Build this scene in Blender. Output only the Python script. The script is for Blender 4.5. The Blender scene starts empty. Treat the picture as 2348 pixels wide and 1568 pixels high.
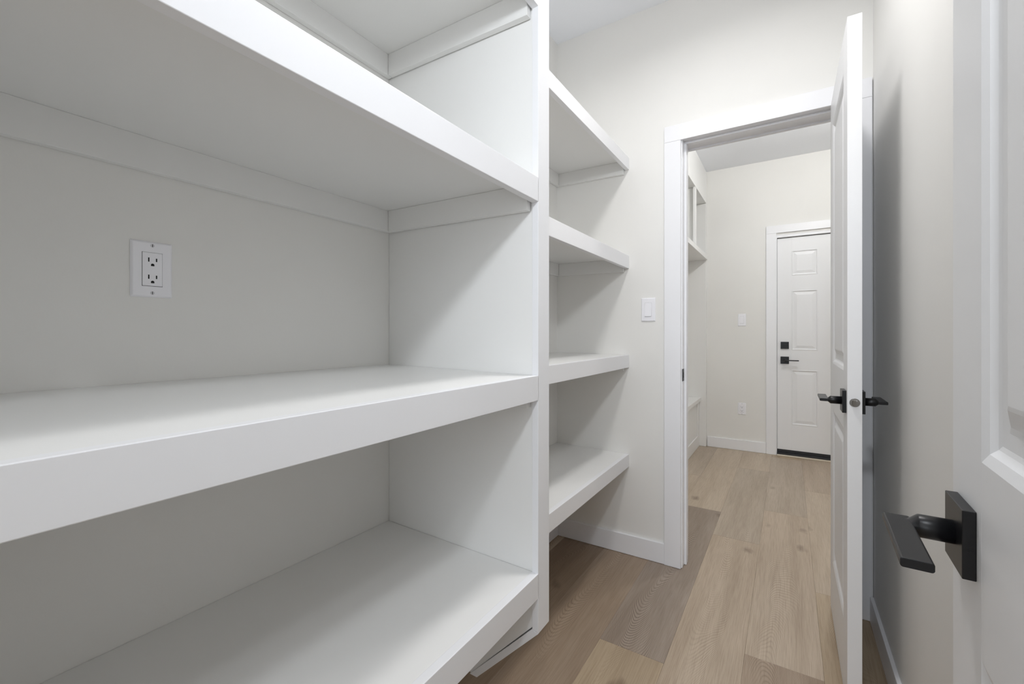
import bpy, bmesh, math, random
from mathutils import Vector, Matrix
random.seed(7)
S = bpy.context.scene
COL = S.collection
R = math.radians

# ------------------------------------------------------------------ camera
H = 1.12
F = 998.6
cam_d = bpy.data.cameras.new('camera')
cam = bpy.data.objects.new('camera', cam_d)
COL.objects.link(cam)
cam.location = (0, 0, H)
cam.rotation_euler = (R(90), 0, R(32.386))
cam_d.sensor_width = 36
cam_d.lens = F / 2348 * 36
cam_d.shift_y = (765.5 - 784) / 2348
cam_d.clip_start = 0.01
S.camera = cam

# ------------------------------------------------------------------ world, lights, exposure
w = bpy.data.worlds.new('world')
S.world = w
w.use_nodes = True
w.node_tree.nodes['Background'].inputs[0].default_value = (0.80, 0.88, 1.0, 1)
w.node_tree.nodes['Background'].inputs[1].default_value = 0.6
S.view_settings.view_transform = 'Standard'
S.view_settings.look = 'None'
S.view_settings.gamma = 1
S.view_settings.use_curve_mapping = False
S.view_settings.exposure = 0.0
S.cycles.max_bounces = 14
S.cycles.diffuse_bounces = 9
S.cycles.glossy_bounces = 4
S.cycles.caustics_reflective = False
S.cycles.caustics_refractive = False
S.cycles.sample_clamp_indirect = 6

def disc_light(name, loc, size, power, color=(1, .97, .92)):
    d = bpy.data.lights.new(name, 'AREA')
    d.shape = 'DISK'; d.size = size; d.energy = power; d.color = color
    o = bpy.data.objects.new(name, d)
    COL.objects.link(o); o.location = loc
    return o
PANTRY_LAMP = (-0.19, 1.24)
BACK_FILL = (0.83, -1.25)
HALL_FILL_LAMP = (0.30, 3.40)
pl = disc_light('pantry_lamp', (*PANTRY_LAMP, 2.722), 0.24, 10.8, (1, .985, .98))
pl.data.spread = R(160)
disc_light('kitchen_fill_lamp', (*BACK_FILL, 2.722), 0.16, 9, (.93, .97, 1))  # both kitchen lamps are added ambient fill in the unseen room
disc_light('kitchen_fill_lamp', (-0.7, -2.6, 2.722), 0.16, 12, (.93, .97, 1))
# the photographer's small lamp held up in the entrance doorway
fl_ = disc_light('photo_lamp', (0.05, -0.06, 1.985), 0.13, 4.9, (.90, .945, 1))
fl_.data.spread = R(140)
fl_.rotation_euler = (Vector((-0.50, 2.0, 0.95)) - fl_.location).to_track_quat('-Z', 'Y').to_euler()
kw = bpy.data.lights.new('kitchen_daylight_fill', 'AREA')  # added fill through the entrance, stands for daylight in the unseen room
kw.shape = 'RECTANGLE'; kw.size = 2.2; kw.size_y = 1.4; kw.energy = 62; kw.color = (.88, .94, 1)
kwo = bpy.data.objects.new('kitchen_daylight_fill', kw); COL.objects.link(kwo)
kwo.location = (0, -4.25, 1.6); kwo.rotation_euler = (R(90), 0, 0)

# ------------------------------------------------------------------ materials
def mat(name, color, rough=0.5, metal=0.0, bump=0.0, bscale=300, vary=0.0, spec=0.5, coat=0.0):
    m = bpy.data.materials.new(name); m.use_nodes = True
    nt = m.node_tree; b = nt.nodes['Principled BSDF']
    b.inputs['Base Color'].default_value = (*color, 1)
    b.inputs['Roughness'].default_value = rough
    b.inputs['Metallic'].default_value = metal
    b.inputs['Specular IOR Level'].default_value = spec
    b.inputs['Coat Weight'].default_value = coat
    tc = nt.nodes.new('ShaderNodeTexCoord')
    if vary:
        n = nt.nodes.new('ShaderNodeTexNoise'); n.inputs['Scale'].default_value = 2.5; n.inputs['Detail'].default_value = 3
        r = nt.nodes.new('ShaderNodeValToRGB')
        r.color_ramp.elements[0].position = .3; r.color_ramp.elements[1].position = .7
        r.color_ramp.elements[0].color = (*[c * (1 - vary) for c in color], 1)
        r.color_ramp.elements[1].color = (*[min(1, c * (1 + vary)) for c in color], 1)
        nt.links.new(tc.outputs['Object'], n.inputs['Vector'])
        nt.links.new(n.outputs['Fac'], r.inputs['Fac'])
        nt.links.new(r.outputs['Color'], b.inputs['Base Color'])
    if bump:
        n2 = nt.nodes.new('ShaderNodeTexNoise'); n2.inputs['Scale'].default_value = bscale; n2.inputs['Detail'].default_value = 2
        bm = nt.nodes.new('ShaderNodeBump'); bm.inputs['Strength'].default_value = bump; bm.inputs['Distance'].default_value = .001
        nt.links.new(tc.outputs['Object'], n2.inputs['Vector'])
        nt.links.new(n2.outputs['Fac'], bm.inputs['Height'])
        nt.links.new(bm.outputs['Normal'], b.inputs['Normal'])
    return m
M = {}
M['wall'] = mat('wall_paint', (.79, .785, .765), .75, bump=.12, bscale=180, vary=.012)
M['ceiling'] = mat('ceiling_paint', (.84, .86, .90), .9, bump=.3, bscale=120)
M['trim'] = mat('trim_paint', (.82, .825, .85), .35, bump=.04, bscale=90)
M['cab'] = mat('shelf_paint', (.80, .80, .79), .38, bump=.05, bscale=70, vary=.008)
M['front'] = mat('shelf_front_paint', (.81, .815, .835), .36, bump=.04, bscale=80)
M['door'] = mat('door_paint', (.81, .815, .83), .42, bump=.06, bscale=120)
M['black'] = mat('black_metal', (.006, .006, .007), .36, metal=.0, spec=.35, bump=.03, bscale=900)
M['nickel'] = mat('nickel', (.36, .345, .325), .25, metal=1.0, bump=.05, bscale=500)
M['plastic'] = mat('white_plastic', (.86, .86, .90), .3, bump=.01)
M['slot'] = mat('slot_dark', (.01, .01, .01), .8, bump=.01)
M['gap'] = mat('gap_shadow', (.05, .045, .04), .9, bump=.01)
M['seam'] = mat('plate_seam', (.30, .30, .31), .8, bump=.01)
M['screw'] = mat('painted_screw', (.62, .62, .65), .4, bump=.01)
M['rubber'] = mat('rubber', (.018, .018, .02), .55, bump=.1)
M['oakstrip'] = mat('oak_strip', (.66, .59, .49), .5, bump=.1)
M['subfloor'] = mat('subfloor', (.09, .06, .04), .8, bump=.1)
def lensmat():
    m = bpy.data.materials.new('lamp_lens'); m.use_nodes = True
    b = m.node_tree.nodes['Principled BSDF']
    b.inputs['Base Color'].default_value = (.9, .9, .9, 1)
    b.inputs['Emission Color'].default_value = (1, .97, .92, 1)
    b.inputs['Emission Strength'].default_value = 4
    return m
M['lens'] = lensmat()
M['globe'] = lensmat()
M['globe'].node_tree.nodes['Principled BSDF'].inputs['Emission Strength'].default_value = 145
M['globe'].node_tree.nodes['Principled BSDF'].inputs['Emission Color'].default_value = (.99, .985, .965, 1)

def plank_material():
    m = bpy.data.materials.new('oak_plank'); m.use_nodes = True
    nt = m.node_tree; N = nt.nodes; L = nt.links; b = N['Principled BSDF']
    def nd(t, **k):
        n = N.new(t)
        for a, v in k.items(): setattr(n, a, v)
        return n
    tc = nd('ShaderNodeTexCoord'); oi = nd('ShaderNodeObjectInfo')
    off = nd('ShaderNodeVectorMath', operation='SCALE'); off.inputs['Scale'].default_value = 37.0
    cmb = nd('ShaderNodeCombineXYZ'); L.new(oi.outputs['Random'], cmb.inputs[0]); L.new(oi.outputs['Random'], cmb.inputs[2]); L.new(oi.outputs['Random'], cmb.inputs[1])
    L.new(cmb.outputs[0], off.inputs[0])
    add = nd('ShaderNodeVectorMath', operation='ADD'); L.new(tc.outputs['Object'], add.inputs[0]); L.new(off.outputs[0], add.inputs[1])
    def mapped(sx, sy):
        mp = nd('ShaderNodeMapping'); mp.inputs['Scale'].default_value = (sx, sy, 1); L.new(add.outputs[0], mp.inputs[0]); return mp
    def noise(vec, sc, det=2, rough=.5, dist=0.0):
        n = nd('ShaderNodeTexNoise'); n.inputs['Scale'].default_value = sc; n.inputs['Detail'].default_value = det
        n.inputs['Roughness'].default_value = rough; n.inputs['Distortion'].default_value = dist
        L.new(vec, n.inputs['Vector']); return n
    def math_(op, a, bb=None, clamp=False):
        n = nd('ShaderNodeMath', operation=op, use_clamp=clamp)
        for i, v in enumerate((a, bb)):
            if v is None: continue
            if isinstance(v, (int, float)): n.inputs[i].default_value = v
            else: L.new(v, n.inputs[i])
        return n.outputs[0]
    # cathedral rings: nested arches that run along the board, wandering and distorted
    sx = nd('ShaderNodeSeparateXYZ'); L.new(tc.outputs['Object'], sx.inputs[0])
    wander = noise(mapped(.8, 1.1).outputs[0], 1.0, 1)
    xx = math_('ADD', sx.outputs[0], math_('MULTIPLY', math_('SUBTRACT', wander.outputs['Fac'], .5), .30))
    slow = noise(mapped(7, 1.6).outputs[0], 1.0, 2, .5)
    wob = noise(mapped(60, 16).outputs[0], 1.0, 2)
    flip = math_('SUBTRACT', math_('MULTIPLY', math_('GREATER_THAN', oi.outputs['Random'], .5), 2.0), 1.0)
    arch = math_('MULTIPLY', math_('MULTIPLY', xx, xx), 42.0)
    ph = math_('ADD', math_('MULTIPLY', sx.outputs[1], flip), arch)
    ph = math_('ADD', ph, math_('MULTIPLY', slow.outputs['Fac'], .34))
    ph = math_('ADD', ph, math_('MULTIPLY', wob.outputs['Fac'], .006))
    rings = math_('SINE', math_('MULTIPLY', ph, 300.0))
    rings = math_('POWER', math_('MULTIPLY', math_('ADD', rings, 1.0), .5), 2.6)
    # where the rings show clearly
    mask = noise(mapped(5, 1.1).outputs[0], 1.3, 2)
    mr = nd('ShaderNodeMapRange'); mr.inputs[1].default_value = .40; mr.inputs[2].default_value = .60; L.new(mask.outputs['Fac'], mr.inputs[0])
    ring_amt = math_('MULTIPLY', rings, mr.outputs[0])
    # fine pores
    pores = noise(mapped(430, 9).outputs[0], 1.0, 3, .6)
    broad = noise(mapped(16, 1.3).outputs[0], 1.0, 3, .55)
    # knots
    vo = nd('ShaderNodeTexVoronoi'); vo.inputs['Scale'].default_value = 1.0; vo.inputs['Randomness'].default_value = 1
    mk = mapped(5.2, 3.1)
    kn = noise(mapped(22, 12).outputs[0], 1.0, 2)
    kadd = nd('ShaderNodeVectorMath', operation='ADD'); ks = nd('ShaderNodeVectorMath', operation='SCALE'); ks.inputs['Scale'].default_value = .22
    L.new(kn.outputs['Color'], ks.inputs[0]); L.new(mk.outputs[0], kadd.inputs[0]); L.new(ks.outputs[0], kadd.inputs[1])
    L.new(kadd.outputs[0], vo.inputs['Vector'])
    km = nd('ShaderNodeMapRange'); km.inputs[1].default_value = .02; km.inputs[2].default_value = .16; km.inputs[3].default_value = 1; km.inputs[4].default_value = 0
    L.new(vo.outputs['Distance'], km.inputs[0])
    sep = nd('ShaderNodeSeparateColor'); L.new(vo.outputs['Color'], sep.inputs[0])
    sel = math_('GREATER_THAN', sep.outputs[0], .48)
    knot = math_('MULTIPLY', km.outputs[0], sel)
    # colour
    def mix(fac, a, bb, mode='MULTIPLY'):
        n = nd('ShaderNodeMix', data_type='RGBA', blend_type=mode)
        if isinstance(fac, (int, float)): n.inputs[0].default_value = fac
        else: L.new(fac, n.inputs[0])
        for i, v in ((6, a), (7, bb)):
            if isinstance(v, tuple): n.inputs[i].default_value = v
            else: L.new(v, n.inputs[i])
        return n.outputs[2]
    c = oi.outputs['Color']
    bm_ = nd('ShaderNodeMapRange'); bm_.inputs[1].default_value = .3; bm_.inputs[2].default_value = .7; L.new(broad.outputs['Fac'], bm_.inputs[0])
    c = mix(bm_.outputs[0], c, (.80, .77, .74, 1))
    pm = nd('ShaderNodeMapRange'); pm.inputs[1].default_value = .42; pm.inputs[2].default_value = .68; L.new(pores.outputs['Fac'], pm.inputs[0])
    c = mix(math_('MULTIPLY', pm.outputs[0], .75), c, (.74, .70, .66, 1))
    c = mix(math_('MULTIPLY', ring_amt, oi.outputs['Alpha']), c, (.52, .47, .43, 1))
    c = mix(math_('MULTIPLY', knot, .8), c, (.34, .28, .24, 1))
    L.new(c, b.inputs['Base Color'])
    b.inputs['Roughness'].default_value = .42
    b.inputs['Specular IOR Level'].default_value = .45
    bp = nd('ShaderNodeBump'); bp.inputs['Strength'].default_value = .18; bp.inputs['Distance'].default_value = .0006
    hh = math_('ADD', math_('MULTIPLY', ring_amt, -.7), math_('MULTIPLY', pm.outputs[0], -.6))
    L.new(hh, bp.inputs['Height']); L.new(bp.outputs[0], b.inputs['Normal'])
    return m
M['plank'] = plank_material()

# ------------------------------------------------------------------ helpers
class MB:
    def __init__(s): s.v = []; s.f = []
    def add(s, vs, fs):
        k = len(s.v); s.v += [tuple(p) for p in vs]; s.f += [tuple(i + k for i in f) for f in fs]; return s
    def box(s, x0, x1, y0, y1, z0, z1):
        return s.add([(x0, y0, z0), (x1, y0, z0), (x1, y1, z0), (x0, y1, z0), (x0, y0, z1), (x1, y0, z1), (x1, y1, z1), (x0, y1, z1)],
                     [(0, 3, 2, 1), (4, 5, 6, 7), (0, 1, 5, 4), (1, 2, 6, 5), (2, 3, 7, 6), (3, 0, 4, 7)])
    def prism(s, poly, axis, a, b):
        """poly: list of 2D points; axis 'y': (x,z) polygon extruded along y from a to b; 'z': (x,y); 'x': (y,z)"""
        n = len(poly)
        def P(p, t): return {'y': (p[0], t, p[1]), 'z': (p[0], p[1], t), 'x': (t, p[0], p[1])}[axis]
        vs = [P(p, a) for p in poly] + [P(p, b) for p in poly]
        fs = [tuple(range(n)), tuple(range(2 * n - 1, n - 1, -1))] + [(i, (i + 1) % n, n + (i + 1) % n, n + i) for i in range(n)]
        return s.add(vs, fs)
    def cyl(s, c, axis, r, h, n=24, r2=None):
        """cylinder from c along axis vector for h"""
        a = Vector(axis).normalized(); u = a.orthogonal().normalized(); w_ = a.cross(u); c = Vector(c)
        r2 = r if r2 is None else r2
        vs = [c + (u * math.cos(2 * math.pi * i / n) + w_ * math.sin(2 * math.pi * i / n)) * r for i in range(n)]
        vs += [c + a * h + (u * math.cos(2 * math.pi * i / n) + w_ * math.sin(2 * math.pi * i / n)) * r2 for i in range(n)]
        return s.add(vs, [tuple(range(n - 1, -1, -1)), tuple(range(n, 2 * n))] + [(i, (i + 1) % n, n + (i + 1) % n, n + i) for i in range(n)])
    def obj(s, name, m, parent=None, bevel=0, seg=2, smooth=False, T=None):
        me = bpy.data.meshes.new(name)
        me.from_pydata([T @ Vector(p) for p in s.v] if T else s.v, [], s.f)
        bm = bmesh.new(); bm.from_mesh(me); bmesh.ops.recalc_face_normals(bm, faces=bm.faces); bm.to_mesh(me); bm.free()
        me.materials.append(M[m] if isinstance(m, str) else m)
        o = bpy.data.objects.new(name, me); COL.objects.link(o)
        if parent:
            o.parent = parent
        if smooth:
            for p in me.polygons: p.use_smooth = True
        if bevel:
            b = o.modifiers.new('edge', 'BEVEL'); b.width = bevel; b.segments = seg; b.limit_method = 'ANGLE'; b.angle_limit = R(40)
        return o

def empty(name, loc=(0, 0, 0), rz=0, label=None, cat=None, group=None, kind=None, parent=None):
    o = bpy.data.objects.new(name, None); COL.objects.link(o)
    o.location = loc; o.rotation_euler = (0, 0, rz); o.empty_display_size = .05
    if parent: o.parent = parent
    return tag(o, label, cat, group, kind)
def tag(o, label=None, cat=None, group=None, kind=None):
    if label: o['label'] = label
    if cat: o['category'] = cat
    if group: o['group'] = group
    if kind: o['kind'] = kind
    return o
def rebase(o, loc):
    """world-built mesh object -> keep world position with its origin at loc"""
    loc = Vector(loc)
    o.data.transform(Matrix.Translation(-loc)); o.location = loc
    return o
def box(name, m, x0, x1, y0, y1, z0, z1, parent=None, bevel=0, base=(0, 0, 0)):
    bx, by, bz = base
    return MB().box(x0 - bx, x1 - bx, y0 - by, y1 - by, z0 - bz, z1 - bz).obj(name, m, parent, bevel)

# ------------------------------------------------------------------ dimensions
XL, XR = -1.092, 0.280           # pantry side walls
YN, YE = -0.100, 2.194           # near wall (doorway behind the camera) and end wall
YE2 = 2.334                      # hall face of the end wall
YF = 4.724                       # far wall of the hall
ZC = 2.74
DX0, DX1, DZ = -0.427, 0.192, 2.052   # doorway in the end wall (jamb faces)
HL, HR = -1.10, 1.60             # hall side walls
KX0, KX1, KY = -2.6, 2.6, -4.3   # room behind the camera

# ------------------------------------------------------------------ shell
fl = MB().box(-2.7, 2.7, -4.4, 4.84, -.08, -.009).obj('floor', 'subfloor')
tag(fl, 'pale brown oak plank floor running through the doorway', 'floor', kind='structure')
def ceil_(x0, x1, y0, y1, lab, name='ceiling'):
    o = MB().box(x0, x1, y0, y1, ZC, ZC + .1).obj(name, 'ceiling')
    tag(o, lab, 'ceiling', kind='structure')
ceil_(XL - .1, XR + .1, YN - .12, YE2 - .05, 'cool white ceiling above the pantry shelves')
ceil_(HL - .1, HR + .1, YE2 - .05, YF + .12, 'cool white ceiling of the hall seen through the doorway')
ceil_(KX0 - .1, KX1 + .1, KY - .1, YN - .12, 'white ceiling of the room behind the pantry entrance')
def wall(name, lab, boxes, m='wall'):
    b = MB()
    for q in boxes: b.box(*q)
    o = b.obj(name, m)
    tag(o, lab, 'wall', kind='structure'); return o
wall('wall_left', 'pale wall behind the pantry shelves', [(XL - .1, XL, YN, YE, -.008, ZC)])
wall('wall_right', 'plain pale wall behind the two open doors', [(XR, XR + .1, YN, YE, -.008, ZC)])
def wall_with_opening(name, lab, x0, x1, y0, y1, ox0, ox1, oz):
    # one welded surface: a U shape extruded in y
    poly = [(x0, -.008), (ox0, -.008), (ox0, oz), (ox1, oz), (ox1, -.008), (x1, -.008), (x1, ZC), (x0, ZC)]
    b = MB()
    for yy, rev in ((y0, False), (y1, True)):
        k = [(x0, yy, -.008), (ox0, yy, -.008), (ox0, yy, oz), (ox1, yy, oz), (ox1, yy, -.008), (x1, yy, -.008), (x1, yy, ZC), (ox1, yy, ZC), (ox0, yy, ZC), (x0, yy, ZC)]
        b.add(k, [(0, 1, 2, 8, 9), (2, 3, 7, 8), (3, 4, 5, 6, 7)])
    b.f += [(i, (i + 1) % 10, 10 + (i + 1) % 10, 10 + i) for i in range(10)]
    o = b.obj(name, 'wall'); tag(o, lab, 'wall', kind='structure'); return o
wall_with_opening('wall_end', 'pale end wall of the pantry around the doorway', XL - .1, XR + .1, YE, YE2, DX0 - .018, DX1 + .018, DZ + .018)
wall_with_opening('wall_near', 'pantry wall around the entrance behind the camera', XL - .1, XR + .1, YN - .12, YN, -.655, .115, 2.06)
wall_with_opening('wall_far', 'pale far wall of the hall around the panelled exterior door', HL - .1, HR + .1, YF, YF + .12, -.108, .698, 2.035)
wall('wall_hall_left', 'hall wall behind the built-in bench', [(HL - .1, HL, YE2, YF, -.008, ZC)])
wall('wall_hall_right', 'hall wall hidden by the open pantry door', [(HR, HR + .1, YE2, YF, -.008, ZC)])
wall('wall_hall_near', 'hall side of the pantry wall beyond the door', [(XR + .1, HR + .1, YE2 - .1, YE2, -.008, ZC)])
wall('wall_kitchen_left', 'side wall of the room behind the pantry', [(KX0 - .1, KX0, KY, YN - .12, -.008, ZC)])
wall('wall_kitchen_right', 'other side wall of the room behind the pantry', [(KX1, KX1 + .1, KY, YN - .12, -.008, ZC)])
wall('wall_kitchen_front', 'wall of the room behind on both sides of the pantry', [(KX0, XL - .1, YN - .22, YN - .12, -.008, ZC), (XR + .1, KX1, YN - .22, YN - .12, -.008, ZC)])
# unseen wall far behind the camera, its window added for the daylight fill
b = MB()
b.box(KX0, -1.15, KY - .1, KY, -.008, ZC).box(1.15, KX1, KY - .1, KY, -.008, ZC).box(-1.15, 1.15, KY - .1, KY, -.008, .85).box(-1.15, 1.15, KY - .1, KY, 2.3, ZC)
tag(b.obj('wall_back', 'wall'), 'wall with a window in the room behind the camera', 'wall', kind='structure')
b = MB()
for q in ((-1.15, -1.09, .85, 2.3), (1.09, 1.15, .85, 2.3), (-1.09, 1.09, .85, .91), (-1.09, 1.09, 2.24, 2.3), (-.03, .03, .91, 2.24)):
    b.box(q[0], q[1], KY - .08, KY - .02, q[2], q[3])
tag(b.obj('window_1', 'trim'), 'white window frame added in the unseen room for the daylight fill', 'window', kind='structure')

# ------------------------------------------------------------------ plank floor (each board a part of the floor)
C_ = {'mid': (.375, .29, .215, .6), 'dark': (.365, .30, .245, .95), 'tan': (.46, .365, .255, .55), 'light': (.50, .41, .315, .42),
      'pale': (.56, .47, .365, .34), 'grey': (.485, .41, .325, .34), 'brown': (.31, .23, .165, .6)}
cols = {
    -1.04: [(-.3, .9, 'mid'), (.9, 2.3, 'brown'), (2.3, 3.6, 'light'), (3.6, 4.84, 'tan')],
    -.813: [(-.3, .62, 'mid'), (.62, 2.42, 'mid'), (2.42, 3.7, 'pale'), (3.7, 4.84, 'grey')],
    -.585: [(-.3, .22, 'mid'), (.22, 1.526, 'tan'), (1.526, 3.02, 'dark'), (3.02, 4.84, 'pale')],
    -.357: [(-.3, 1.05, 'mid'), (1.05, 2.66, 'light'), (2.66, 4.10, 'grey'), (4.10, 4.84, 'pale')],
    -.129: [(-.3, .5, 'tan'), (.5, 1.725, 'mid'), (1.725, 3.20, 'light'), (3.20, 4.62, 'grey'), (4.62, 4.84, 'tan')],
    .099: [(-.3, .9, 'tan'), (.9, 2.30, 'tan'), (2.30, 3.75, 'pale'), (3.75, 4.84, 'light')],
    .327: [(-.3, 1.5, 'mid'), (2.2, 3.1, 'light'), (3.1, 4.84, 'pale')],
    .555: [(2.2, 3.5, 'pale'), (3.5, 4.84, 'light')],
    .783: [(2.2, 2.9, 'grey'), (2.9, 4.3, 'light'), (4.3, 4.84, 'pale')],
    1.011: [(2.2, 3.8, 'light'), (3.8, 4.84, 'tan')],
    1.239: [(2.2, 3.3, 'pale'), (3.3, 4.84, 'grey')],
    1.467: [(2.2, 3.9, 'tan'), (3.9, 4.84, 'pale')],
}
def plank(x0, x1, y0, y1, tone, z=0.0):
    g = .00015; c = .0008
    cx_, cy_ = (x0 + x1) / 2, (y0 + y1) / 2
    hx, hy = (x1 - x0) / 2 - g, (y1 - y0) / 2 - g
    vs = []
    for k, zz in ((0, -.009), (0, -c * .7), (c, 0)):
        vs += [(-hx + k, -hy + k, zz), (hx - k, -hy + k, zz), (hx - k, hy - k, zz), (-hx + k, hy - k, zz)]
    fs = [(8, 9, 10, 11), (0, 3, 2, 1)]
    for lv in (0, 4):
        fs += [(lv + i, lv + (i + 1) % 4, lv + 4 + (i + 1) % 4, lv + 4 + i) for i in range(4)]
    o = MB().add(vs, fs).obj('plank', 'plank', fl)
    o.location = (cx_, cy_, z)
    col = C_[tone]; j = random.uniform(.96, 1.04)
    o.color = (col[0] * j, col[1] * j, col[2] * j, col[3])
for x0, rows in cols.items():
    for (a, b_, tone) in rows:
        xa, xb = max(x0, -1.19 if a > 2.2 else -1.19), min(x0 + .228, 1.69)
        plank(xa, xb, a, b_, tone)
for (a, b_, tone) in ((2.0, 3.2, 'light'), (3.2, 4.84, 'tan')):
    plank(-1.19, -1.04, a, b_, tone)
for i, x0 in enumerate([-2.7 + .27 * k for k in range(20)]):
    t = random.uniform(-1.7, -1.0)
    for a, b_ in ((-4.4, -2.9 + t * .3), (-2.9 + t * .3, -.3)):
        plank(x0, x0 + .27, a, b_, random.choice(['light', 'mid', 'pale', 'tan']))

# ------------------------------------------------------------------ baseboards
def baseboard(name, lab, x0, x1, y0, y1):
    o = MB().box(x0, x1, y0, y1, .001, .100).obj(name, 'trim', None, .002)
    tag(o, lab, 'baseboard', kind='structure')
baseboard('baseboard_end', 'white baseboard under the light switch on the end wall', XL + .012, -.508, YE - .013, YE)
baseboard('baseboard_left', 'white baseboard in the corner below the shallow shelves', XL, XL + .012, 0, YE)
baseboard('baseboard_right', 'white baseboard along the wall behind the open doors', XR - .012, XR, YN, YE - .018)
baseboard('baseboard_far', 'white baseboard below the hall outlet', -.681, -.176, YF - .013, YF)
baseboard('baseboard_far_right', 'white baseboard beyond the exterior door', .78, HR, YF - .013, YF)
baseboard('baseboard_hall_right', 'white baseboard on the hidden hall wall', HR - .012, HR, YE2, YF - .014)

# ------------------------------------------------------------------ doorway trim in the end wall
t1 = empty('trim_1', (DX0, YE, 0), 0, 'white casing and jamb framing the open doorway in the end wall', 'door frame', kind='structure')
tb = (DX0, YE, 0)
cz = 2.120
def P1(name, q, bevel=.0015, m='trim'):
    return box(name, m, *q, parent=t1, bevel=bevel, base=tb)
for (ya, yb) in ((YE - .016, YE), (YE2, YE2 + .016)):
    P1('side_casing', (-.508, DX0 - .005, ya, yb, .001, cz - .0765))
    P1('side_casing', (DX1 + .005, XR - .004, ya, yb, .001, cz - .0765))
    P1('head_casing', (-.508, XR - .004, ya, yb, cz - .076, cz))
P1('jamb', (DX0 - .017, DX0, YE - .001, YE2 + .001, .001, DZ))
P1('jamb', (DX1, DX1 + .017, YE - .001, YE2 + .001, .001, DZ))
P1('head_jamb', (DX0 - .017, DX1 + .017, YE - .001, YE2 + .001, DZ, DZ + .017))
ys = YE + .040
P1('door_stop', (DX0, DX0 + .011, ys, ys + .034, .001, DZ - .011))
P1('door_stop', (DX1 - .011, DX1, ys, ys + .034, .001, DZ - .011))
P1('door_stop', (DX0, DX1, ys, ys + .034, DZ - .011, DZ))
sp = P1('strike_plate', (DX0 - .0005, DX0 + .0018, YE - .004, YE + .030, .894, .952), .0004, 'black'); sp['label'] = 'black strike plate'
P1('strike_hole', (DX0 + .0016, DX0 + .0021, YE + .008, YE + .022, .910, .936), 0, 'slot')

# far door frame
t2 = empty('trim_2', (-.093, YF, 0), 0, 'white casing and jamb framing the panelled exterior door', 'door frame', kind='structure')
tb2 = (-.093, YF, 0)
def P2(name, q, bevel=.0015, m='trim'):
    return box(name, m, *q, parent=t2, bevel=bevel, base=tb2)
P2('side_casing', (-.175, -.094, YF - .016, YF, .001, 2.0515))
P2('side_casing', (.684, .765, YF - .016, YF, .001, 2.0515))
P2('head_casing', (-.175, .765, YF - .016, YF, 2.052, 2.121))
P2('jamb', (-.107, -.0885, YF - .002, YF + .11, .001, 2.0335))
P2('jamb', (.679, .697, YF - .002, YF + .11, .001, 2.0335))
P2('head_jamb', (-.0885, .679, YF - .002, YF + .11, 2.010, 2.034))
P2('door_gap', (-.0882, .6785, YF + .035, YF + .045, .03, 2.0095), 0, 'gap')
P2('threshold', (-.0885, .679, YF - .012, YF + .11, .001, .026), .002, 'rubber')
P2('threshold_lip', (-.0885, .679, YF - .034, YF - .0125, .001, .012), .002, 'oakstrip')

# ------------------------------------------------------------------ panelled doors
def panel_mesh(w_, h_, prof, sgn):
    """raised panel in the local xz plane, face towards sgn*y; rings follow the moulding profile"""
    b = MB(); rings = []
    for (ins, dep) in prof:
        rings.append([(ins, sgn * dep, ins), (w_ - ins, sgn * dep, ins), (w_ - ins, sgn * dep, h_ - ins), (ins, sgn * dep, h_ - ins)])
    vs = [p for r in rings for p in r]; fs = []
    for k in range(len(rings) - 1):
        fs += [(4 * k + i, 4 * k + (i + 1) % 4, 4 * k + 4 + (i + 1) % 4, 4 * k + 4 + i) for i in range(4)]
    n = len(rings) * 4
    fs.append((n - 4, n - 3, n - 2, n - 1))
    return b.add(vs, fs)
PROF = [(0, 0), (.004, -.0012), (.010, -.0030), (.016, -.0070), (.020, -.0085), (.034, -.0090), (.040, -.0082), (.056, -.0022), (.060, -.0016)]
PROF_FAR = [(0, 0), (.003, .0022), (.008, .0022), (.012, -.004), (.018, -.0055), (.040, -.0005), (.043, 0)]
def door_body(root, W, Hh, T, z0, xs, zs, prof):
    """door in local coordinates: x 0..W along the slab, y 0..T thickness. xs: panel column spans, zs: panel row spans"""
    edges = [0] + [e for c in xs for e in c] + [W]
    lo, hi = xs[0][0], xs[-1][1]
    MB().box(0, lo, 0, T, z0, z0 + Hh).obj('stile', 'door', root, .0008)
    MB().box(hi, W, 0, T, z0, z0 + Hh).obj('stile', 'door', root, .0008)
    for i in range(len(xs) - 1):
        for (za, zb) in zs:
            MB().box(xs[i][1], xs[i + 1][0], 0, T, za, zb).obj('mullion', 'door', root)
    zz = [z0] + [e for r in zs for e in r] + [z0 + Hh]
    for k in range(0, len(zz), 2):
        MB().box(lo, hi, 0, T, zz[k], zz[k + 1]).obj('rail', 'door', root)
    for (xa, xb) in xs:
        for (za, zb) in zs:
            p = MB()
            a = panel_mesh(xb - xa, zb - za, prof, -1)      # face at y = 0, looking to -y
            c = panel_mesh(xb - xa, zb - za, prof, 1)
            p.add([(x, y, z) for (x, y, z) in a.v], a.f)
            p.add([(x, y + T, z) for (x, y, z) in c.v], c.f)
            n = len(a.v)
            p.f += [(i, (i + 1) % 4, n + (i + 1) % 4, n + i) for i in range(4)]
            o = p.obj('panel', 'door', root); o.location = (xa, 0, za)

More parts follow.
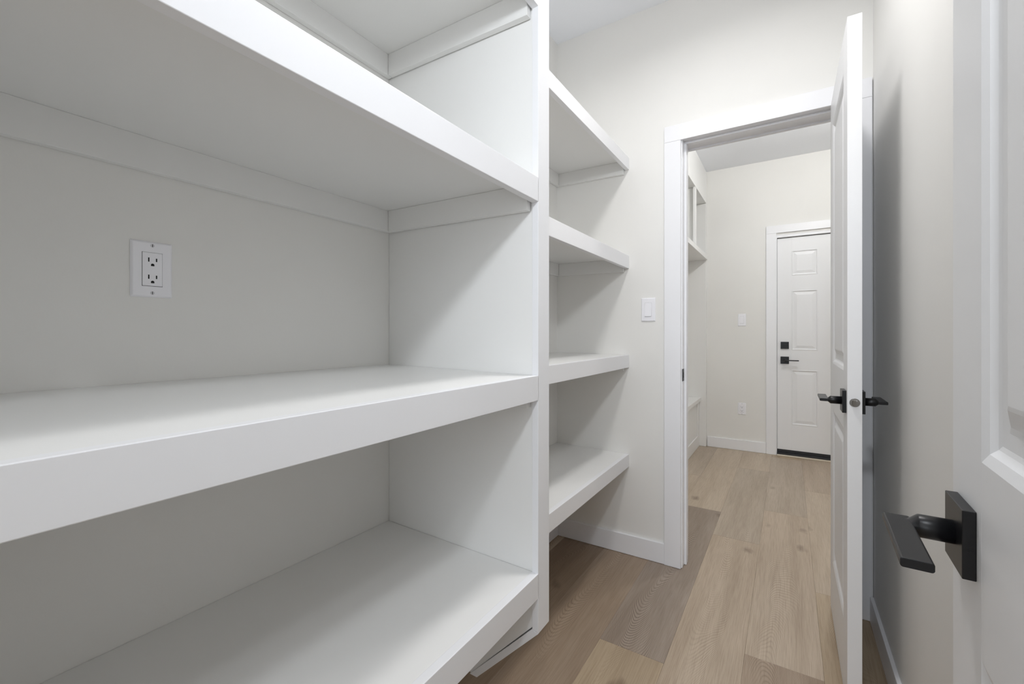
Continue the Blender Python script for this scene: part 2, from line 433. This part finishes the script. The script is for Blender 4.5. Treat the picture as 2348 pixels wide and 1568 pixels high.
def lever_handle(root, x, z, y, sgn, dirx):
    """square rose on the face at y (outward sgn), lever pointing along dirx (+1/-1 in local x)"""
    h = empty('door_handle', (x, y, z), parent=root); h['label'] = 'black lever handle on a square rose'
    s = sgn
    a, b_ = sorted((0, s * .010))
    MB().box(-.033, .033, a, b_, -.033, .033).obj('rose', 'black', h, .0008)
    # neck: round, then squeezed flat into the blade
    b = MB(); n = 28; rings = [(.008, .0118, .0118), (.036, .0118, .0118), (.0372, .0112, .0112), (.044, .0105, .0048), (.047, .0105, .0044)]
    for (d, rx, rz) in rings:
        b.v += [(rx * math.cos(2 * math.pi * i / n), s * d, rz * math.sin(2 * math.pi * i / n)) for i in range(n)]
    for k in range(len(rings) - 1):
        b.f += [(k * n + i, k * n + (i + 1) % n, (k + 1) * n + (i + 1) % n, (k + 1) * n + i) for i in range(n)]
    b.f += [tuple(range(n)), tuple(range((len(rings) - 1) * n, len(rings) * n))]
    o = b.obj('neck', 'black', h)
    for p in o.data.polygons: p.use_smooth = len(p.vertices) == 4
    # flat blade with rounded long edges
    sec = []
    y0, y1, t = s * .041, s * .064, .0044
    yc, hw = (y0 + y1) / 2, abs(y1 - y0) / 2
    for i in range(16):
        an = 2 * math.pi * (i + .5) / 16
        cx_ = math.cos(an); sz = math.sin(an)
        sec.append((yc + (1 if cx_ > 0 else -1) * (hw - .0025) + cx_ * .0025, (1 if sz > 0 else -1) * (t - .0025) + sz * .0025))
    xa, xb = sorted((-dirx * .0125, dirx * .108))
    bl = MB().prism(sec, 'x', xa, xb).obj('lever', 'black', h, .0008)
    # set-screw dimple on the rose edge
    MB().cyl((-.0332 if dirx < 0 else .0332, s * .005, -.006), (1, 0, 0), .0014, .0004 * (1 if dirx > 0 else -1), 10).obj('set_screw', 'black', h)
    return h

# open interior door, hinged on the right jamb of the end doorway: local x runs from hinge to latch edge
d1 = empty('door_1', (.180, 2.197, 0), R(-90.0), 'open white two-panel door seen edge-on with round silver latch and black lever', 'door', kind='structure')
W1 = 2.197 - 1.602
# local (x,y) -> world (.180 + y*?...) rotation -90: x_local -> -Y world, y_local -> +X world ; face y=0 is the hall-facing side
T1 = .0345
d1.location = (.1805 - T1, 2.197, 0)
door_body(d1, W1, 2.034, T1, .014, [(.098, W1 - .103)], [(.232, .826), (1.006, 1.935)], PROF)
lever_handle(d1, W1 - .056, .918, 0, -1, -1)
lever_handle(d1, W1 - .056, .918, T1, 1, -1)
MB().cyl((W1, T1 / 2, .920), (1, 0, 0), .0125, .0012, 32).obj('latch_plate', 'nickel', d1, .0004)['label'] = 'round silver latch plate'
b = MB(); n = 16
prof = [(0.0, .0075), (.006, .0072), (.010, .0045)]
b.prism([(-.0068, 0), (.0068, 0), (.0068, .004), (-.002, .0095), (-.0068, .0095)], 'z', -.0075, .0075)
lb = b.obj('latch_bolt', 'nickel', d1, .001); lb.rotation_euler = (0, 0, R(-90)); lb.location = (W1 + .001, T1 / 2, .920)
for zz in (.22, 1.03, 1.84):
    g = MB().cyl((0.0, T1 + .005, zz - .045), (0, 0, 1), .0055, .09, 14).obj('hinge', 'black', d1)

# pantry entrance door, swung open towards the right wall, hinge behind the camera
D2 = math.radians(2.296)
ex, ey = .1507 + math.sin(D2) * .086, .5834 + math.cos(D2) * .086     # latch edge corner on the room face
W2 = .762
hx, hy = ex - math.sin(D2) * W2, ey - math.cos(D2) * W2
d2 = empty('door_2', (hx, hy, 0), R(90) - D2, 'white panelled door close to the camera with a big black square-rose lever', 'door', kind='structure')
# local x: hinge -> latch (+Y world) ; local +y points to -X world. slab occupies y -T..0
T2 = .035
sub = d2
def door_body2():
    # same builder, shifted so that the room face is y = 0
    tmp = []
    before = set(COL.objects)
    door_body(sub, W2, 2.034, T2, .014, [(.100, W2 - .100)], [(.232, .820), (1.002, 1.935)], PROF)
    for o in COL.objects:
        if o not in before and o.parent == sub:
            o.location.y -= T2
door_body2()
lever_handle(d2, W2 - .053, .918, 0, 1, -1)
lever_handle(d2, W2 - .053, .918, -T2, -1, -1)
MB().cyl((W2, -T2 / 2, .918), (1, 0, 0), .0125, .0012, 32).obj('latch_plate', 'nickel', d2)

# far exterior door (six panels)
d3 = empty('door_3', (-.086, YF + .020, 0), 0, 'closed white six-panel exterior door at the end of the hall', 'door', kind='structure')
door_body(d3, .762, 1.950, .014, .054, [(.111, .311), (.451, .651)], [(.287, .792), (.971, 1.519), (1.655, 1.884)], PROF_FAR)
MB().box(.001, .761, -.004, .012, .028, .0538).obj('door_sweep', 'rubber', d3, .001)['label'] = 'black rubber sweep'
db = empty('deadbolt', (.059, 0, 1.015), parent=d3)
db['label'] = 'black square deadbolt'
MB().box(-.032, .032, -.012, 0, -.032, .032).obj('plate', 'black', db, .001)
MB().cyl((0, -.012, 0), (0, -1, 0), .012, .006, 20).box(-.004, .004, -.030, -.012, -.013, .013).obj('turn_piece', 'black', db)
lever_handle(d3, .059, .878, 0, -1, 1)

# ------------------------------------------------------------------ shelving
def shelf_board(root, base, x0, x1, y0, y1, ztop, rise, fx, fz0, cleats):
    """board with a front fascia and wall cleats (sub-parts)"""
    bx, by, bz = base
    t = .016
    zb = ztop + rise
    b = MB().add([(x0 - bx, y0 - by, zb - t), (x1 - bx, y0 - by, ztop - t), (x1 - bx, y1 - by, ztop - t), (x0 - bx, y1 - by, zb - t),
                  (x0 - bx, y0 - by, zb), (x1 - bx, y0 - by, ztop), (x1 - bx, y1 - by, ztop), (x0 - bx, y1 - by, zb)],
                 [(0, 3, 2, 1), (4, 5, 6, 7), (0, 1, 5, 4), (1, 2, 6, 5), (2, 3, 7, 6), (3, 0, 4, 7)])
    sh = b.obj('shelf', 'cab', root)
    box('fascia', 'front', x1 + .0004, fx, y0, y1, fz0, ztop + .0012, sh, .0012, base)
    for (ca, cb, cc, cd, drop) in cleats:
        zt = ztop - t - .0003 + (rise if cb < x0 + .03 else 0)
        if cb < x0 + .03:
            box('cleat', 'cab', ca, cb, cc, cd, zt - .066, zt, sh, .001, base)
        else:   # follows the slope of the board
            za, zb_ = ztop - t - .0003 + rise * (x1 - ca) / (x1 - x0), ztop - t - .0003 + rise * (x1 - cb) / (x1 - x0)
            MB().prism([(ca - bx, za - .066 - bz), (cb - bx, zb_ - .066 - bz), (cb - bx, zb_ - bz), (ca - bx, za - bz)], 'y', cc - by, cd - by).obj('cleat', 'cab', sh, .001)
    return sh
SY = .973; BW = .060
base1 = (XL, SY, 0)
u1 = empty('shelving_unit', base1, 0, 'deep white built-in shelving with a wall outlet above its middle shelf', 'shelves')
XFN = -.538
tops = [(.5072, .445), (1.0128, .950), (1.5180, 1.4572), (2.015, 1.956)]
for zt, zf in tops:
    shelf_board(u1, base1, XL + .001, XFN - .020, YN + .001, SY + .003, zt, .009, XFN, zf,
                [(XL + .001, XL + .019, YN + .001, SY + .002, 0), (XL + .020, XFN - .024, SY - .016, SY + .002, 0), (XL + .020, XFN - .024, YN + .001, YN + .019, 0)])
# end panel: its bottom edge is cut on a slope
zA, xA = .3640, XFN - .018
xB, zB = -.7570, .1640
def off(p): return (p[0] - XL, p[1])
pan = [(XL + .001, zB + .002), (xB, zB - .0002), (xA - .0006, zA + .0012), (xA - .0006, 2.0165), (XL + .001, 2.0165)]
MB().prism([off(p) for p in pan], 'y', .0045, BW - .002).obj('side_panel', 'cab', u1)
# edge band, front (vertical) and sloping bottom piece, mitred
xo, zo = XFN, .3550
MB().prism([off((xA, zA - .0025)), off((xo, zo)), off((xo, 2.0165)), off((xA, 2.0165))], 'y', 0, BW).obj('edge_stile', 'front', u1, .0010)
MB().prism([off((xA - .0003, zA - .0030)), off((xo - .0003, zo - .0004)), off((-.7340, .1620)), off((xB - .002, .1620))], 'y', 0, BW).obj('sloping_edge_strip', 'front', u1, .0010)

# shallow shelves between the end panel and the end wall
base2 = (XL, YE, 0)
u2 = empty('shelving_unit', base2, 0, 'shallow white wall shelves between the tall shelf divider and the light switch', 'shelves')
XFF = -.685
for zt, zf in [(.507, .444), (1.012, .949), (1.517, 1.453), (2.015, 1.956)]:
    shelf_board(u2, base2, XL + .001, XFF - .020, SY + BW + .001, YE - .001, zt, .006, XFF, zf,
                [(XL + .001, XL + .019, SY + BW + .001, YE - .001, 0), (XL + .020, XFF - .024, YE - .019, YE - .001, 0), (XL + .020, XFF - .024, SY + BW + .001, SY + BW + .019, 0)])

# ------------------------------------------------------------------ electrical plates
def plate_root(name, loc, rz, label, cat):
    return empty(name, loc, rz, label, cat)
# local frame: x across, z up, -y out of the wall
def outlet(loc, rz, label, depth=.005):
    o = plate_root('wall_outlet', loc, rz, label, 'outlet')
    b = MB()
    w2, h2, t = .035, .057, .0055
    vs = [(-w2, -.0004, -h2), (w2, -.0004, -h2), (w2, -.0004, h2), (-w2, -.0004, h2), (-w2 + .004, -t, -h2 + .004), (w2 - .004, -t, -h2 + .004), (w2 - .004, -t, h2 - .004), (-w2 + .004, -t, h2 - .004)]
    b.add(vs, [(0, 1, 2, 3), (4, 5, 6, 7)] + [(i, (i + 1) % 4, 4 + (i + 1) % 4, 4 + i) for i in range(4)])
    b.obj('cover_plate', 'plastic', o, .0012)
    MB().box(-.01715, .0168, -t - .0002, -t + .001, -.0344, .0339).obj('joint', 'slot', o)
    MB().box(-.0166, .0166, -t - .0012, -t + .001, -.0337, .0337).obj('receptacle', 'plastic', o, .0012)
    yy = -t - .0014
    for zc in (.0165, -.0180):
        for (xc, hh) in ((-.0064, .0042), (.0064, .0034)):
            MB().box(xc - .0011, xc + .0011, yy, yy + .0012, zc + .0025 - hh, zc + .0025 + hh).obj('slot', 'slot', o)
        pts = [(-.0028, -.0095 + 0), (.0028, -.0095)] + [(.0028 * math.cos(a), -.0072 + .0028 * math.sin(a)) for a in [math.pi * k / 8 for k in range(0, 9)]]
        MB().prism([(p[0], p[1] + zc - .0005) for p in pts], 'y', yy, yy + .0012).obj('ground_hole', 'slot', o)
    for zc in (.0478, -.0478):
        s = MB().cyl((0, -t + .0005, zc), (0, -1, 0), .0034, .0011, 18).obj('screw', 'screw', o)
        MB().box(-.0005, .0005, -t - .0008, -t - .0004, zc - .0028, zc + .0028).obj('screw_slot', 'slot', s)
    return o
def switch(loc, rz, label):
    o = plate_root('light_switch', loc, rz, label, 'light switch')
    b = MB(); w2, h2, t = .035, .0585, .0055
    vs = [(-w2, -.0004, -h2), (w2, -.0004, -h2), (w2, -.0004, h2), (-w2, -.0004, h2), (-w2 + .003, -t, -h2 + .003), (w2 - .003, -t, -h2 + .003), (w2 - .003, -t, h2 - .003), (-w2 + .003, -t, h2 - .003)]
    b.add(vs, [(0, 1, 2, 3), (4, 5, 6, 7)] + [(i, (i + 1) % 4, 4 + (i + 1) % 4, 4 + i) for i in range(4)])
    b.obj('cover_plate', 'plastic', o, .0008)
    MB().box(-.0167, .0167, -t - .0002, -t + .001, -.0340, .0337).obj('joint', 'seam', o)
    MB().add([(-.0162, -t + .001, -.0332), (.0162, -t + .001, -.0332), (.0162, -t + .001, .0332), (-.0162, -t + .001, .0332),
              (-.0162, -t - .0044, -.0332), (.0162, -t - .0044, -.0332), (.0162, -t - .0008, .0332), (-.0162, -t - .0008, .0332)],
             [(0, 1, 2, 3), (4, 5, 6, 7), (0, 1, 5, 4), (1, 2, 6, 5), (2, 3, 7, 6), (3, 0, 4, 7)]).obj('rocker', 'plastic', o, .0006)
    for zc in (.0485, -.0485):
        MB().cyl((0, -t + .0005, zc), (0, -1, 0), .0028, .0009, 14).obj('screw', 'plastic', o)
    return o
outlet((XL, .3545, 1.2505), R(90), 'white two-socket outlet on the wall above the middle deep shelf')
switch((-.5875, YE, 1.2405), 0, 'white rocker light switch on the end wall beside the door casing')
switch((-.376, YF, 1.2545), 0, 'small white light switch on the far hall wall above the hall outlet')
outlet((-.376, YF, .4005), 0, 'small white outlet low on the far hall wall above the baseboard')

# ------------------------------------------------------------------ hall bench with cubbies
bb_ = (HL, 4.706, 0)
hb = empty('hall_bench', bb_, 0, 'cream built-in hall bench with overhead cubbies seen through the doorway', 'bench')
def HB(name, x0, x1, y0, y1, z0, z1, bevel=.0015, parent=None):
    return box(name, 'cab', x0, x1, y0, y1, z0, z1, parent or hb, bevel, bb_)
y0b, y1b = 2.60, 4.722
HB('end_panel', HL + .001, -.690, 4.690, y1b, .001, 2.419)
HB('end_panel', HL + .001, -.690, y0b, y0b + .03, .001, 2.419)
HB('header', HL + .001, -.690, y0b, y1b, 2.4205, ZC - .001)
HB('cubby_shelf', HL + .001, -.694, y0b + .031, 4.689, 1.856, 1.874)
HB('shelf_lip', -.693, -.675, y0b + .031, 4.689, 1.853, 1.895)
for yc in (4.135, 3.55, 2.98):
    HB('divider', HL + .001, -.712, yc - .009, yc + .009, 1.8745, 2.4195)
    HB('divider_stile', -.711, -.692, yc - .032, yc + .032, 1.8965, 2.4195)
HB('bench_seat', HL + .001, -.735, y0b + .031, 4.689, .450, .486)
HB('bench_front', HL + .001, -.762, y0b + .031, 4.689, .001, .4495)
HB('bench_rail', -.7615, -.752, y0b + .031, 4.689, .001, .110)
HB('bench_stile', -.7615, -.752, 4.610, 4.689, .111, .4495)

# ------------------------------------------------------------------ recessed pantry lamp, added hall globe
def can_light(x, y, label, k=2.1):
    o = empty('ceiling_light', (x, y, ZC), 0, label, 'ceiling light')
    b = MB(); n = 32
    for (r, z) in ((.085, 0), (.085, -.004), (.070, -.006), (.068, -.002)):
        r *= k
        b.v += [(r * math.cos(2 * math.pi * i / n), r * math.sin(2 * math.pi * i / n), z) for i in range(n)]
    for k in range(3):
        b.f += [(k * n + i, k * n + (i + 1) % n, (k + 1) * n + (i + 1) % n, (k + 1) * n + i) for i in range(n)]
    b.obj('trim_ring', 'trim', o)
    MB().cyl((0, 0, -.0005), (0, 0, -1), .068 * k, .002, 32).obj('lens', 'lens', o)
can_light(*PANTRY_LAMP, 'round flat white light in the ceiling over the pantry aisle')
o = empty('ceiling_light', (*HALL_FILL_LAMP, ZC), 0, 'round white globe light added out of view to brighten the hall ceiling', 'ceiling light')  # unseen lamp added to lift the hall and its ceiling
MB().cyl((0, 0, 0), (0, 0, -1), .06, .012, 32).cyl((0, 0, -.012), (0, 0, -1), .022, .045, 24).obj('canopy', 'trim', o)
b = MB(); nr, nc = 12, 24
for i in range(1, nr):
    a_ = math.pi * i / nr
    b.v += [(.075 * math.sin(a_) * math.cos(2 * math.pi * k / nc), .075 * math.sin(a_) * math.sin(2 * math.pi * k / nc), -.13 + .075 * math.cos(a_)) for k in range(nc)]
for i in range(nr - 2):
    b.f += [(i * nc + k, i * nc + (k + 1) % nc, (i + 1) * nc + (k + 1) % nc, (i + 1) * nc + k) for k in range(nc)]
b.f += [tuple(range(nc)), tuple(range((nr - 2) * nc, (nr - 1) * nc))]
b.obj('globe', 'globe', o, smooth=True)
